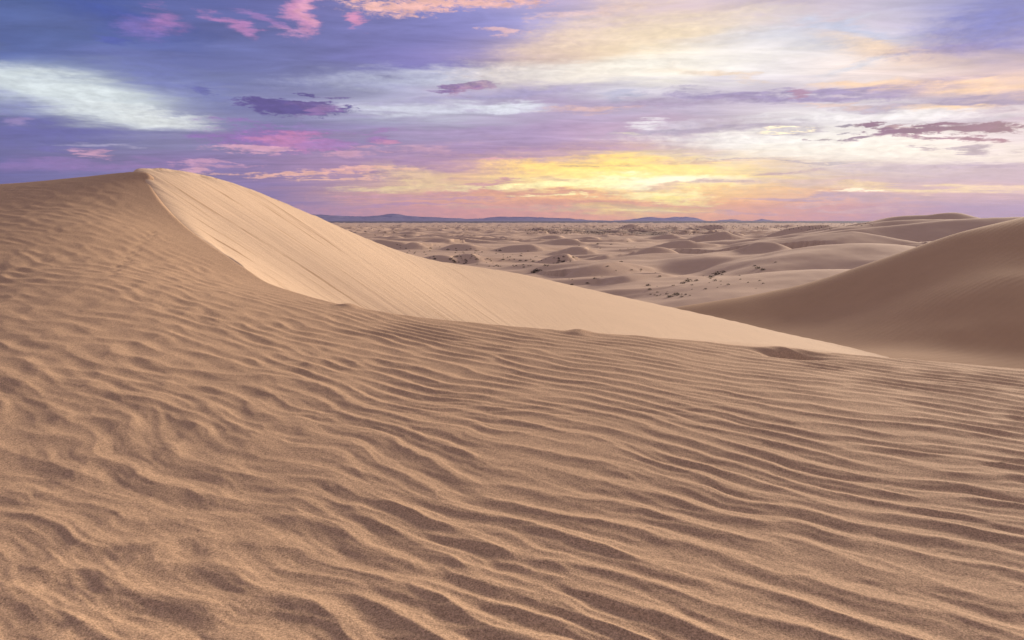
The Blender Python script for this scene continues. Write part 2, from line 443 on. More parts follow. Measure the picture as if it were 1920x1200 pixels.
def poly_dist(x, y, line):
    """distance to a plan polyline, height and plan position of the nearest point"""
    best = np.full(x.shape, 1e18)
    zz = np.zeros(x.shape)
    qx, qy = np.zeros(x.shape), np.zeros(x.shape)
    side = np.zeros(x.shape)
    for (a, b) in zip(line[:-1], line[1:]):
        ex, ey = b[0] - a[0], b[1] - a[1]
        L2 = ex * ex + ey * ey
        t = np.clip(((x - a[0]) * ex + (y - a[1]) * ey) / L2, 0, 1)
        px, py = a[0] + t * ex, a[1] + t * ey
        d2 = (x - px) ** 2 + (y - py) ** 2
        m = d2 < best
        best = np.where(m, d2, best)
        zz = np.where(m, a[2] + t * (b[2] - a[2]), zz)
        qx, qy = np.where(m, px, qx), np.where(m, py, qy)
        side = np.where(m, np.sign(ex * (y - a[1]) - ey * (x - a[0])), side)
    return np.sqrt(best), zz, qx, qy, side


def dense(line, n=8):
    """Catmull-Rom refinement of a polyline"""
    p = np.array(line, float)
    p = np.vstack([2 * p[0] - p[1], p, 2 * p[-1] - p[-2]])
    out = []
    for i in range(1, len(p) - 2):
        for k in range(n):
            t = k / n
            out.append(0.5 * (2 * p[i] + (p[i + 1] - p[i - 1]) * t + (2 * p[i - 1] - 5 * p[i] + 4 * p[i + 1] - p[i + 2]) * t * t
                              + (3 * p[i] - p[i - 1] - 3 * p[i + 1] + p[i + 2]) * t ** 3))
    out.append(p[-2])
    return [tuple(q) for q in out]


def grid_mesh(name, X, Y, Z, mat, attrs=None, smooth=True):
    r, c = X.shape
    co = np.stack([X, Y, Z], -1).reshape(-1, 3).astype(np.float32)
    idx = np.arange(r * c).reshape(r, c)
    q = np.stack([idx[:-1, :-1], idx[:-1, 1:], idx[1:, 1:], idx[1:, :-1]], -1).reshape(-1, 4).astype(np.int32)
    me = bpy.data.meshes.new(name)
    me.vertices.add(len(co))
    me.vertices.foreach_set('co', co.ravel())
    me.loops.add(q.size)
    me.loops.foreach_set('vertex_index', q.ravel())
    me.polygons.add(len(q))
    me.polygons.foreach_set('loop_start', np.arange(0, q.size, 4, dtype=np.int32))
    me.polygons.foreach_set('loop_total', np.full(len(q), 4, np.int32))
    me.polygons.foreach_set('use_smooth', np.full(len(q), smooth, bool))
    for k, a in (attrs or {}).items():
        at_ = me.attributes.new(k, 'FLOAT', 'POINT')
        at_.data.foreach_set('value', a.ravel().astype(np.float32))
    me.update(calc_edges=True)
    me.materials.append(mat)
    o = bpy.data.objects.new(name, me)
    C.objects.link(o)
    return o


def structure(o, label=None):
    o['kind'] = 'structure'
    if label:
        o['label'] = label
    return o


def fan(az0, az1, nc, rs):
    a = np.radians(np.linspace(az0, az1, nc))
    R, A = np.meshgrid(rs, a, indexing='ij')
    return R * np.sin(A), R * np.cos(A)


# ------------------------------------------------------------------ sand materials
def sand_material(name, base, grain=1.0, ripple=None, streak=False, scrub=False):
    m = bpy.data.materials.new(name)
    m.use_nodes = True
    t = m.node_tree
    t.nodes.clear()
    h = G(t)
    tcn = h.node('ShaderNodeTexCoord')
    P = tcn.outputs['Object']
    b = np.array(base)
    var = h.noise(P, 0.35, 4, 0.6)
    col = h.mix(var, tuple(b * 0.92), tuple(b * 1.08))
    bump_in, nrm = None, None
    if grain:
        g1 = h.noise(P, 115.0, 3, 0.85)
        g2 = h.noise(P, 38.0, 3, 0.7)
        spk = h.math('ADD', h.math('MULTIPLY', h.math('SUBTRACT', g1, 0.5), 3.0 * grain), h.math('MULTIPLY', h.math('SUBTRACT', g2, 0.5), 0.7 * grain))
        col = h.vec('SCALE', col, scale=h.math('MAXIMUM', h.math('ADD', spk, 1.0), 0.25))
    if scrub:
        bl = h.node('ShaderNodeAttribute', attribute_name='belt').outputs['Fac']
        sp = h.remap(h.noise(P, 0.12, 5, 0.7), 0.3, 0.6)
        col = h.mix(h.math('MULTIPLY', h.math('MULTIPLY', bl, 0.85), sp), col, (0.13, 0.095, 0.08))
    if streak:
        at_ = h.node('ShaderNodeAttribute', attribute_name='across')
        al = h.node('ShaderNodeAttribute', attribute_name='along')
        sv = h.xyz(h.math('MULTIPLY', at_.outputs['Fac'], 1.0), h.math('MULTIPLY', al.outputs['Fac'], 0.03), 0.0)
        s1 = h.noise(sv, 4.5, 5, 0.7)
        s2 = h.noise(h.vec('ADD', sv, (9.0, 4.0, 0.0)), 1.6, 4, 0.6)
        s3 = h.noise(h.vec('ADD', sv, (3.0, 8.0, 0.0)), 14.0, 3, 0.7)
        # darker heavy grains that have slid down the face in thin lines
        dk = h.math('MULTIPLY', h.remap(s1, 0.54, 0.64), h.remap(s2, 0.44, 0.58))
        fade = h.node('ShaderNodeAttribute', attribute_name='streaky').outputs['Fac']
        dk = h.math('MULTIPLY', dk, h.math('MULTIPLY', fade, 0.95))
        col = h.mix(dk, col, tuple(b * np.array([0.50, 0.41, 0.34])))
        lt = h.math('MULTIPLY', h.math('SUBTRACT', s3, 0.5), h.math('MULTIPLY', fade, 0.35))
        col = h.vec('SCALE', col, scale=h.math('ADD', lt, 1.0))
        bump_in = (h.math('ADD', s1, h.math('MULTIPLY', s3, 0.4)), 0.05, 0.35)
    bs = h.node('ShaderNodeBsdfPrincipled')
    bs.inputs['Roughness'].default_value = 0.95
    bs.inputs['Specular IOR Level'].default_value = 0.12
    if ripple:
        ang, wl, dist_m = ripple
        w = h.node('ShaderNodeTexWave', wave_type='BANDS', bands_direction='X', wave_profile='SIN')
        mpn = h.node('ShaderNodeMapping')
        t.links.new(P, mpn.inputs[0])
        mpn.inputs['Rotation'].default_value = (0, 0, math.radians(ang))
        t.links.new(mpn.outputs[0], w.inputs['Vector'])
        w.inputs['Scale'].default_value = 0.314 / wl
        w.inputs['Distortion'].default_value = 7.0
        w.inputs['Detail'].default_value = 2.0
        w.inputs['Detail Scale'].default_value = 0.35
        amp = h.remap(h.noise(P, 0.12, 2, 0.5), 0.35, 0.65, 0.3, 1.0)
        bn = h.node('ShaderNodeBump')
        bn.inputs['Strength'].default_value = dist_m[1]
        bn.inputs['Distance'].default_value = dist_m[0]
        t.links.new(h.math('MULTIPLY', w.outputs['Fac'], amp), bn.inputs['Height'])
        nrm = bn.outputs[0]
    if bump_in:
        bn = h.node('ShaderNodeBump')
        bn.inputs['Strength'].default_value = bump_in[2]
        bn.inputs['Distance'].default_value = bump_in[1]
        t.links.new(bump_in[0], bn.inputs['Height'])
        if nrm:
            t.links.new(nrm, bn.inputs['Normal'])
        nrm = bn.outputs[0]
    if grain:
        bn = h.node('ShaderNodeBump')
        bn.inputs['Strength'].default_value = 0.35
        bn.inputs['Distance'].default_value = 0.006
        t.links.new(h.math('ADD', g1, g2), bn.inputs['Height'])
        if nrm:
            t.links.new(nrm, bn.inputs['Normal'])
        nrm = bn.outputs[0]
    if nrm:
        t.links.new(nrm, bs.inputs['Normal'])
    h.put(bs.inputs['Base Color'], col)
    o = h.node('ShaderNodeOutputMaterial')
    t.links.new(bs.outputs[0], o.inputs[0])
    return m


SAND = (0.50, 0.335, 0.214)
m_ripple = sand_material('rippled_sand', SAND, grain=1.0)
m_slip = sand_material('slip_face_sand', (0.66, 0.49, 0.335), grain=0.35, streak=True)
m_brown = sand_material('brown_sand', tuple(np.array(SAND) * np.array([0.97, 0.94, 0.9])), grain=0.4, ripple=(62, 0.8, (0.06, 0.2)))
m_field = sand_material('pale_sand', (0.57, 0.41, 0.30), grain=0.0, scrub=True)

# ------------------------------------------------------------------ the rippled dune in front
CREST = [at(-560, 372, 19.5), at(-300, 360, 18.8), at(0, 345, 17.8), at(140, 333, 17.1), at(265, 322, 16.5), at(276, 342, 16.1), at(300, 380, 15.2), at(345, 425, 14.2), at(400, 465, 13.2),
         at(455, 501.5, 12.35), at(500, 530, 11.7), at(570, 553, 10.9), at(640, 571, 10.3), at(760, 591, 9.8), at(900, 606, 9.5), at(1060, 620, 9.25), at(1200, 630, 9.0), at(1500, 657, 8.5),
         at(1640, 668, 8.3), at(1920, 692, 7.7), at(2300, 728, 7.1), at(2800, 775, 6.5)]
A_pts = list(CREST) + [
    at(960, 1200, 2.30), at(0, 1200, 2.22), at(1920, 1200, 2.42), at(480, 1000, 3.15), at(1440, 1000, 3.3), at(0, 900, 3.65), at(960, 800, 4.85),
    at(600, 800, 4.7), at(1400, 780, 5.3), at(1800, 800, 5.1), at(0, 700, 5.35), at(300, 650, 6.5), at(700, 660, 7.3), at(1100, 690, 6.9),
    at(0, 560, 7.8), at(200, 520, 9.2), at(0, 460, 10.7), at(180, 420, 12.6), at(0, 400, 13.3), at(-400, 600, 7.3), at(-400, 450, 11.5), at(-300, 900, 3.6), at(2200, 900, 4.1),
    (0, 0, -1.5), (-8, -8, -1.2), (8, -8, -1.9), (-16, 2, -0.2), (14, 0, -2.2), (0, -16, -1.6)]
fA = tps(A_pts)
crest_d = dense(CREST, 6)
_cx, _cy = np.array([p[0] for p in crest_d]), np.array([p[1] for p in crest_d])
crest_fix = [(p[0], p[1], p[2] - f) for p, f in zip(crest_d, fA(_cx, _cy))]   # what the fitted slope misses along the crest


def analytic(n, cell, wl, ang, s_ang, s_rad, seed):
    """band-passed noise as a complex field: its phase makes ripples with real forks and ends"""
    r = np.random.default_rng(seed)
    k = np.fft.fftfreq(n, cell)
    KX, KY = np.meshgrid(k, k, indexing='xy')
    K = np.hypot(KX, KY) + 1e-9
    th = np.arctan2(KY, KX)
    dth = np.angle(np.exp(1j * (th - math.radians(ang))))
    H = np.exp(-0.5 * (dth / math.radians(s_ang)) ** 2) * np.exp(-0.5 * (np.log(K * wl) / s_rad) ** 2)
    H[np.abs(dth) > math.pi / 2] = 0
    F = np.fft.fft2(r.standard_normal((n, n))) * H
    f = np.fft.ifft2(F)
    return (f / np.sqrt((np.abs(f) ** 2).mean())).astype(np.complex64)


def sample(f, cell, x, y):
    """cubic lookup in a periodic field"""
    n = f.shape[0]
    gx, gy = x / cell, y / cell
    ix, iy = np.floor(gx).astype(np.int64), np.floor(gy).astype(np.int64)
    tx, ty = (gx - ix).astype(np.float32), (gy - iy).astype(np.float32)

    def w(t):
        return (((-0.5 * t + 1) * t - 0.5) * t, ((1.5 * t - 2.5) * t) * t + 1, ((-1.5 * t + 2) * t + 0.5) * t, ((0.5 * t - 0.5) * t) * t)
    wx, wy = w(tx), w(ty)
    r = 0
    for j in range(4):
        q = 0
        for i in range(4):
            q = q + wx[i] * f[(iy + j - 1) % n, (ix + i - 1) % n]
        r = r + wy[j] * q
    return r


# ripple section: going away from the camera a short steep rise to a crisp crest, then a long gentle fall
_t = np.linspace(0, 1, 512, endpoint=False)
_p = np.where(_t < 0.54, (_t / 0.54) ** 1.5, (1 - (_t - 0.54) / 0.46) ** 1.25)
_kern = np.exp(-0.5 * (np.minimum(_t, 1 - _t) / 0.010) ** 2)
_p = np.real(np.fft.ifft(np.fft.fft(_p) * np.fft.fft(_kern / _kern.sum())))
PROFILE = _p - _p.mean()


def profile(ph):
    u = (ph / (2 * np.pi)) % 1.0 * 512
    i = u.astype(np.int64) % 512
    t = u - np.floor(u)
    return PROFILE[i] * (1 - t) + PROFILE[(i + 1) % 512] * t


CELL = 0.0125
KANG = 55.0
F_main = analytic(2048, CELL, 0.235, KANG, 8.5, 0.2, 11)
F_micro = analytic(2048, CELL, 0.065, KANG + 3, 14, 0.25, 16)
F_sub = analytic(2048, CELL, 0.125, KANG + 5, 13, 0.25, 12)
F_left = analytic(2048, CELL, 0.34, 70, 20, 0.3, 13)
F_cross = analytic(2048, CELL, 0.50, 8, 20, 0.3, 14)
F_broad = analytic(2048, CELL, 1.1, KANG + 8, 25, 0.3, 15)


def ripples(x, y):
    r = np.hypot(x, y)
    wx = x + 0.16 * perlin(x * 0.7, y * 0.7, 21) + 0.05 * perlin(x * 2.3, y * 2.3, 22) + 0.012 * perlin(x * 8, y * 8, 25)
    wy = y + 0.16 * perlin(x * 0.7, y * 0.7, 23) + 0.05 * perlin(x * 2.3, y * 2.3, 24) + 0.012 * perlin(x * 8, y * 8, 26)
    fm = sample(F_main, CELL, wx, wy)
    fs = sample(F_sub, CELL, wx, wy)
    fl = sample(F_left, CELL, wx, wy)
    fc = sample(F_cross, CELL, wx, wy)
    fb = sample(F_broad, CELL, wx, wy)

    def hh(f, lo=0.25, hi=1.2):
        a = np.abs(f)
        return profile(np.angle(f)) * np.clip(a, 0, hi) ** 0.65 * sstep(0.0, lo, a)
    az_ = np.degrees(np.arctan2(x, y))
    left = sstep(-4, -26, az_ + 3 * perlin(x * 0.3, y * 0.3, 31)) * 0.9
    left = np.maximum(left, sstep(9, 12, r) * sstep(-4, -16, az_))
    up = sstep(9, 15, r)                                      # weaker ripples towards the summit
    fmi = np.real(sample(F_micro, CELL, wx, wy)) * sstep(7.0, 4.0, r)
    sub = 0.5 + 0.9 * sstep(-0.3, 0.5, perlin(x * 0.9, y * 0.9, 33))
    sub = sub * sstep(8.0, 5.0, r)
    main = hh(fm) * 0.0215 + hh(fs) * 0.0068 * sub + fmi * 0.0007
    lf = hh(fl) * 0.019 + hh(fc) * 0.0115 + hh(fs) * 0.0058 * sub + hh(fm) * 0.007 + fmi * 0.0007
    h = main * (1 - left) + lf * left
    h = h + hh(fb) * (0.009 + 0.004 * left)
    patch = 0.92 + 0.35 * perlin(x * 0.28, y * 0.28, 35)
    return h * np.clip(patch, 0.35, 1.3) * (1 - 0.45 * up)


def dune_height(x, y, rip=True):
    d, zc_, qx, qy, side = poly_dist(x, y, crest_d)
    beyond = side > 0
    z = fA(x, y) + poly_dist(x, y, crest_fix)[1] * np.exp(-(d / 1.2) ** 2)
    lee = 1.15 * (np.sqrt(d * d + 0.06 ** 2) - 0.06)
    base_z = np.where(beyond, zc_, z)
    if rip:
        hr = ripples(x, y)
        near_crest = np.where(beyond, np.exp(-(d / 0.35) ** 2), 1.0)
        soft = np.where(x < -3.2, 0.12 + 0.88 * sstep(0.0, 1.3, d), 0.45 + 0.55 * sstep(0.0, 0.8, d))
        hr = hr * near_crest * soft
        # tracks of a small animal climbing towards the crest
        for k in range(34):
            t = k / 33.0
            u_ = 205 + 85 * t + 6 * math.sin(k * 1.7)
            v_ = 508 - 82 * t ** 1.2 + (3 if k % 2 else -3)
            yy = 9.4 + 3.8 * t
            px, py, _ = at(u_, v_, yy)
            m_ = np.exp(-(((x - px) / 0.035) ** 2 + ((y - py) / 0.05) ** 2))
            hr = hr - (0.008 + 0.008 * ((k * 7) % 5) / 4) * m_
        # scoop blown out just behind the brow, and knobs where ripple ends meet it
        for (u_, v_, dd, rx, ry, a_) in ((1490, 662, 8.15, 0.34, 0.22, -0.10), (1465, 654, 8.45, 0.30, 0.14, 0.05), (655, 574, 10.15, 0.16, 0.2, 0.05), (1085, 624, 9.15, 0.14, 0.18, 0.045)):
            px, py, _ = at(u_, v_, dd)
            hr = hr + a_ * np.exp(-(((x - px) / rx) ** 2 + ((y - py) / ry) ** 2))
        z = base_z + hr
    else:
        z = base_z
    return np.where(beyond, z - lee, z)


rs = np.concatenate([np.geomspace(0.35, 1.7, 110, endpoint=False), np.geomspace(1.7, 27.0, 790)])
X, Y = fan(-47, 47, 960, rs)
Z = dune_height(X, Y)
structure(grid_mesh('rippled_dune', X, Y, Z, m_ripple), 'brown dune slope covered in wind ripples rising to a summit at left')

# the same dune going on around and behind the camera, a little below the rippled skin
gx, gy = np.meshgrid(np.linspace(-46, 46, 185), np.linspace(-30, 34, 129))
gz = dune_height(gx, gy, rip=False) - 0.12
gz = np.where(np.abs(np.degrees(np.arctan2(gx, gy))) < 46, gz - 0.15, gz)
structure(grid_mesh('dune_base', gx, gy, gz, m_ripple), 'sand of the dune going on around the rippled slope')

# ------------------------------------------------------------------ the pale slip face behind it
# fall lines of the face as seen: top (on the crest, then on the far ridge) and the point where the front dune hides it
FALL = [((570, 553, 10.9), (592, 561, 11.0)), ((500, 530, 11.7), (530, 543, 11.8)), ((455, 501.5, 12.35), (495, 530, 12.5)), ((400, 465, 13.2), (525, 541, 13.4)), ((345, 425, 14.2), (565, 558, 14.4)),
        ((300, 380, 15.2), (612, 568, 15.4)), ((265, 322, 16.5), (696, 585, 16.4)), ((300, 321.3, 17.3), (735, 590, 16.7)), ((340, 325, 18.2), (765, 594, 17.0)),
        ((400, 336, 19.8), (800, 598, 17.4)), ((470, 357, 22), (838, 602, 17.8)), ((560, 393, 25.5), (880, 606, 18.4)), ((620, 419, 28), (915, 610, 18.9)), ((680, 446, 30.5), (940, 613, 19.3)),
        ((737, 468, 32.5), (965, 615, 19.8)), ((808, 488, 35), (1008, 619, 20.6)), ((914, 504, 38), (1085, 626, 22)), ((985, 516, 40), (1140, 630, 23)), ((1092, 540, 42), (1220, 636, 25)),
        ((1198, 564, 44), (1300, 641, 28)), ((1350, 597, 46), (1415, 649, 33)), ((1462, 624, 47), (1505, 657, 38)), ((1575, 648, 48), (1600, 669, 43)), ((1655, 668.5, 48.3), (1700, 684, 45.5)),
        ((1740, 688, 48), (1790, 704, 46.5)), ((1860, 712, 47.6), (1900, 728, 46.5))]
rows = []
for i, (tp, bt) in enumerate(FALL):
    T, Q = np.array(at(*tp)), np.array(at(*bt))
    sink = (1.1, 0.35, 0.04)[i] if i < 3 else 0.07 if i in (3, 4, 5) else 0.05 if i == 6 else 0.0               # the sheet ends under the rippled crest
    T[2] -= sink
    Q[2] -= sink
    D = Q - T
    k = 0.0 if i < 6 else 0.6 if i == 6 else 1.0                        # 0 on the crest shared with the rippled slope, 1 on the far ridge
    near1, near2 = T + np.array((-0.5, -0.6, -0.75)), T + np.array((-1.2, -1.5, -2.4))
    dirn = np.array((T[0] * 0.75 - 1.0, T[1], 0.0))
    dirn /= np.linalg.norm(dirn)
    sight = T[2] / T[1]
    far1, far2 = T + dirn * 3.0 + np.array((0, 0, sight * 3.0 - 0.75)), T + dirn * 14.0 + np.array((0, 0, sight * 14 - 6.5))
    b1, b2 = near1 * (1 - k) + far1 * k, near2 * (1 - k) + far2 * k
    L = max(1.0, math.hypot(D[0], D[1]))
    Q2 = Q + D * (2.0 / L) + np.array((0, 0, 0.25))
    Q3 = np.array((Q[0] + D[0] * 7.0 / L, Q[1] + D[1] * 7.0 / L, Q[2] - 2.0))
    rows.append([b2, b1, T, T + D * 0.33 + np.array((0, 0, 0.012 * L)), T + D * 0.66 + np.array((0, 0, 0.006 * L)), Q, Q2, Q3])
rows = np.array(rows)
for _ in range(2):
    rows[1:-1, 3:] = 0.25 * rows[:-2, 3:] + 0.5 * rows[1:-1, 3:] + 0.25 * rows[2:, 3:]


def refine(P, n, axis):
    """Catmull-Rom refinement of a control net along one axis"""
    P = np.moveaxis(P, axis, 0)
    P = np.concatenate([2 * P[:1] - P[1:2], P, 2 * P[-1:] - P[-2:-1]])
    m = len(P) - 3
    t = np.linspace(0, m, m * n + 1)
    i = np.minimum(t.astype(int), m - 1)
    f = (t - i).reshape(-1, 1, 1)
    p0, p1, p2, p3 = P[i], P[i + 1], P[i + 2], P[i + 3]
    r = 0.5 * (2 * p1 + (p2 - p0) * f + (2 * p0 - 5 * p1 + 4 * p2 - p3) * f * f + (3 * p1 - p0 - 3 * p2 + p3) * f ** 3)
    return np.moveaxis(r, 0, axis)


net = refine(refine(rows, 24, 0), 30, 1)
X, Y, Z = net[..., 0], net[..., 1], net[..., 2]
tt = np.broadcast_to(np.linspace(-2, 5, net.shape[1])[None], X.shape)
top_line = net[:, 60]
arc = np.concatenate([[0], np.cumsum(np.linalg.norm(np.diff(top_line, axis=0), axis=1))])
s_across = np.broadcast_to(arc[:, None], X.shape)
s_along = tt * 4.0
streaky = (0.15 + 0.85 * (1 - sstep(20, 32, s_across))) * (1.15 - 0.5 * sstep(0.3, 2.5, tt))
relief = 0.012 * fbm(s_across * 1.1, tt * 0.35, 3, 41) + 0.006 * fbm(s_across * 4.5, tt * 0.6, 3, 44)
Z = Z + relief * streaky * sstep(0.02, 0.35, tt)
# the far ridge is a little uneven where sand has slumped
Z = Z + np.where(s_across > 7.5, 0.035 * fbm(s_across * 1.3, tt * 0.8, 3, 46), 0) * np.exp(-(tt / 0.35) ** 2)
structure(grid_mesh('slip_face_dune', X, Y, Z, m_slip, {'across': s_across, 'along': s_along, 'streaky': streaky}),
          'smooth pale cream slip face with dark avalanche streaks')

# ------------------------------------------------------------------ the brown dune at the right
R1 = [at(1180, 590, 62), at(1280, 576, 60), at(1360, 562, 61), at(1450, 545, 62), at(1530, 526, 61.5), at(1600, 504, 60), at(1700, 470, 58), at(1800, 437, 56), at(1920, 411, 54), at(2100, 370, 52), at(2400, 330, 49)]
D_pts = list(R1) + [at(1700, 673, 31.0), at(1920, 688, 29.6), at(1640, 657, 35.0), at(1450, 622, 49), at(1300, 592, 57), at(1920, 655, 32.6), at(1800, 656, 33.3), at(1800, 560, 40.2), at(1800, 620, 35.6), at(1920, 610, 34.8), at(1900, 520, 41.2), at(1700, 600, 40.5), at(1700, 640, 36.6),
                    at(1600, 590, 47.5), at(1500, 590, 53), at(2200, 700, 28.6), at(2200, 560, 38), at(2600, 720, 27), at(2600, 480, 40), (5, 24, -7.2), (14, 23, -6.8), (26, 20, -6.7)]
for (x, y, z) in R1:
    k = (y + 12.0) / y
    D_pts.append((x * k, y * k, z * k - 3.0))
    k = (y + 34.0) / y
    D_pts.append((x * k, y * k, z * k - 13.0))
D_pts = [(1.5 * x, 1.5 * y, 1.5 * z) for (x, y, z) in D_pts]
fD = tps(D_pts)
X, Y = fan(4, 56, 460, np.geomspace(30, 165, 280))
Z = fD(X, Y) + 0.03 * fbm(X * 0.12, Y * 0.12, 2, 51)
structure(grid_mesh('brown_dune', X, Y, Z, m_brown), 'large smooth brown dune sweeping up to the right')

# ------------------------------------------------------------------ the dune field beyond
FLOOR = -19.0
# crests as seen, with the distance of each: points, distance, slope of the face turned to us, slope behind, rounding
DUNES = [
 ([(1292, 490), (1330, 482), (1365, 472), (1404, 460), (1421, 454), (1447, 454), (1465, 458), (1494, 472), (1515, 484)], 300, .50, .10, 1.0),
 ([(1466, 484), (1488, 474), (1535, 463), (1564, 459), (1608, 457), (1640, 458), (1663, 462), (1707, 477), (1760, 497)], 225, .15, .30, 8.0),
 ([(1330, 552), (1380, 536), (1440, 521), (1500, 516), (1545, 512), (1580, 508), (1640, 505)], 152, .10, .16, 7.0),
 ([(1530, 519), (1555, 513), (1577, 510)], 150, .5, .12, .6),
 ([(1400, 462), (1456, 452), (1506, 444), (1547, 439), (1593, 434), (1651, 426), (1710, 419), (1768, 414), (1815, 410), (1860, 407), (1920, 405), (2000, 402)], 330, .34, .16, 4.0),
 ([(1600, 434), (1575, 446), (1556, 455), (1535, 468)], 300, .25, .2, 2.0),
 ([(1650, 462), (1700, 459), (1765, 457), (1830, 450), (1900, 446)], 255, .42, .10, 1.0),
 ([(1602, 428), (1637, 418), (1675, 407), (1710, 403), (1748, 402), (1774, 399), (1791, 398), (1803, 402), (1825, 409)], 470, .34, .22, 3.0),
 ([(1610, 424), (1650, 416), (1700, 411), (1760, 410), (1810, 410)], 430, .25, .2, 3.0),
 ([(1442, 440), (1477, 428), (1512, 423), (1541, 421), (1561, 424), (1587, 434)], 640, .40, .12, 2.0),
 ([(1221, 447), (1244, 440), (1262, 439), (1281, 445)], 760, .45, .10, 2.0),
 ([(1289, 447), (1319, 440), (1347, 436), (1360, 433), (1378, 440), (1400, 446)], 660, .45, .10, 2.0),
 ([(1340, 462), (1380, 456), (1420, 448), (1460, 444), (1500, 441)], 480, .3, .1, 3.0),
 ([(1225, 464), (1240, 458), (1262, 452), (1289, 450), (1307, 454), (1334, 457)], 430, .48, .09, 1.4),
 ([(1131, 477), (1165, 476), (1197, 478), (1204, 469), (1216, 464), (1234, 463), (1257, 467), (1275, 476)], 350, .48, .09, 1.2),
 ([(1011, 492), (1028, 482), (1045, 477), (1060, 476), (1069, 480), (1078, 488)], 330, .5, .10, 1.0),
 ([(1085, 492), (1110, 483), (1135, 478)], 345, .4, .1, 1.2),
 ([(1150, 490), (1130, 494), (1105, 499), (1086, 506), (1064, 516), (1040, 527)], 243, .42, .22, .8),
 ([(1245, 513), (1205, 514), (1180, 515), (1165, 518), (1148, 526), (1130, 535), (1110, 548)], 205, .42, .28, .7),
 ([(1165, 518), (1185, 517), (1204, 522), (1230, 530), (1265, 534), (1300, 528)], 206, .45, .12, .8),
 ([(1200, 512), (1215, 511), (1240, 512), (1265, 517)], 235, .42, .1, 1.0),
 ([(1041, 453), (1049, 448), (1066, 447), (1086, 451), (1094, 454)], 600, .5, .1, 1.2),
 ([(1096, 446), (1104, 443), (1120, 447), (1136, 453)], 690, .45, .12, 1.5),
 ([(1010, 445), (1030, 441), (1048, 442), (1062, 447)], 780, .4, .1, 2.0),
 ([(1050, 470), (1070, 464), (1085, 462), (1100, 466), (1110, 471)], 430, .4, .1, 1.4),
 ([(691, 452), (711, 449), (734, 452), (751, 454), (760, 458), (771, 454), (790, 456), (796, 462)], 520, .5, .1, 1.2),
 ([(807, 452), (816, 447), (833, 447), (846, 451), (854, 455)], 600, .5, .1, 1.2),
 ([(833, 464), (850, 458), (865, 457), (884, 459), (901, 463)], 500, .5, .1, 1.2),
 ([(839, 437), (852, 434), (874, 439)], 1050, .4, .1, 2.0),
 ([(771, 445), (799, 440), (839, 440), (852, 443)], 830, .4, .1, 2.0),
 ([(921, 455), (940, 450), (959, 453), (975, 455)], 640, .4, .1, 1.5),
 ([(938, 466), (959, 460), (996, 458), (1010, 462)], 480, .4, .1, 1.4),
 ([(726, 430), (737, 425), (760, 426), (782, 430)], 1500, .35, .1, 3.0),
 ([(799, 482), (820, 478), (842, 481), (852, 484)], 340, .45, .1, 1.0),
 ([(863, 480), (872, 476), (887, 477), (896, 481)], 345, .45, .1, 1.0),
 ([(740, 438), (770, 434), (790, 437)], 1000, .4, .1, 2.0),
 ([(905, 441), (930, 438), (960, 440), (980, 443)], 900, .35, .1, 2.0),
 ([(1140, 437), (1160, 432), (1175, 423), (1186, 419), (1194, 423), (1215, 430)], 1350, .32, .30, 3.0),
 ([(1160, 434), (1168, 430), (1178, 434)], 1200, .4, .3, 2.0),
 ([(1310, 427), (1330, 422), (1345, 421), (1360, 424)], 1400, .4, .1, 3.0),
]


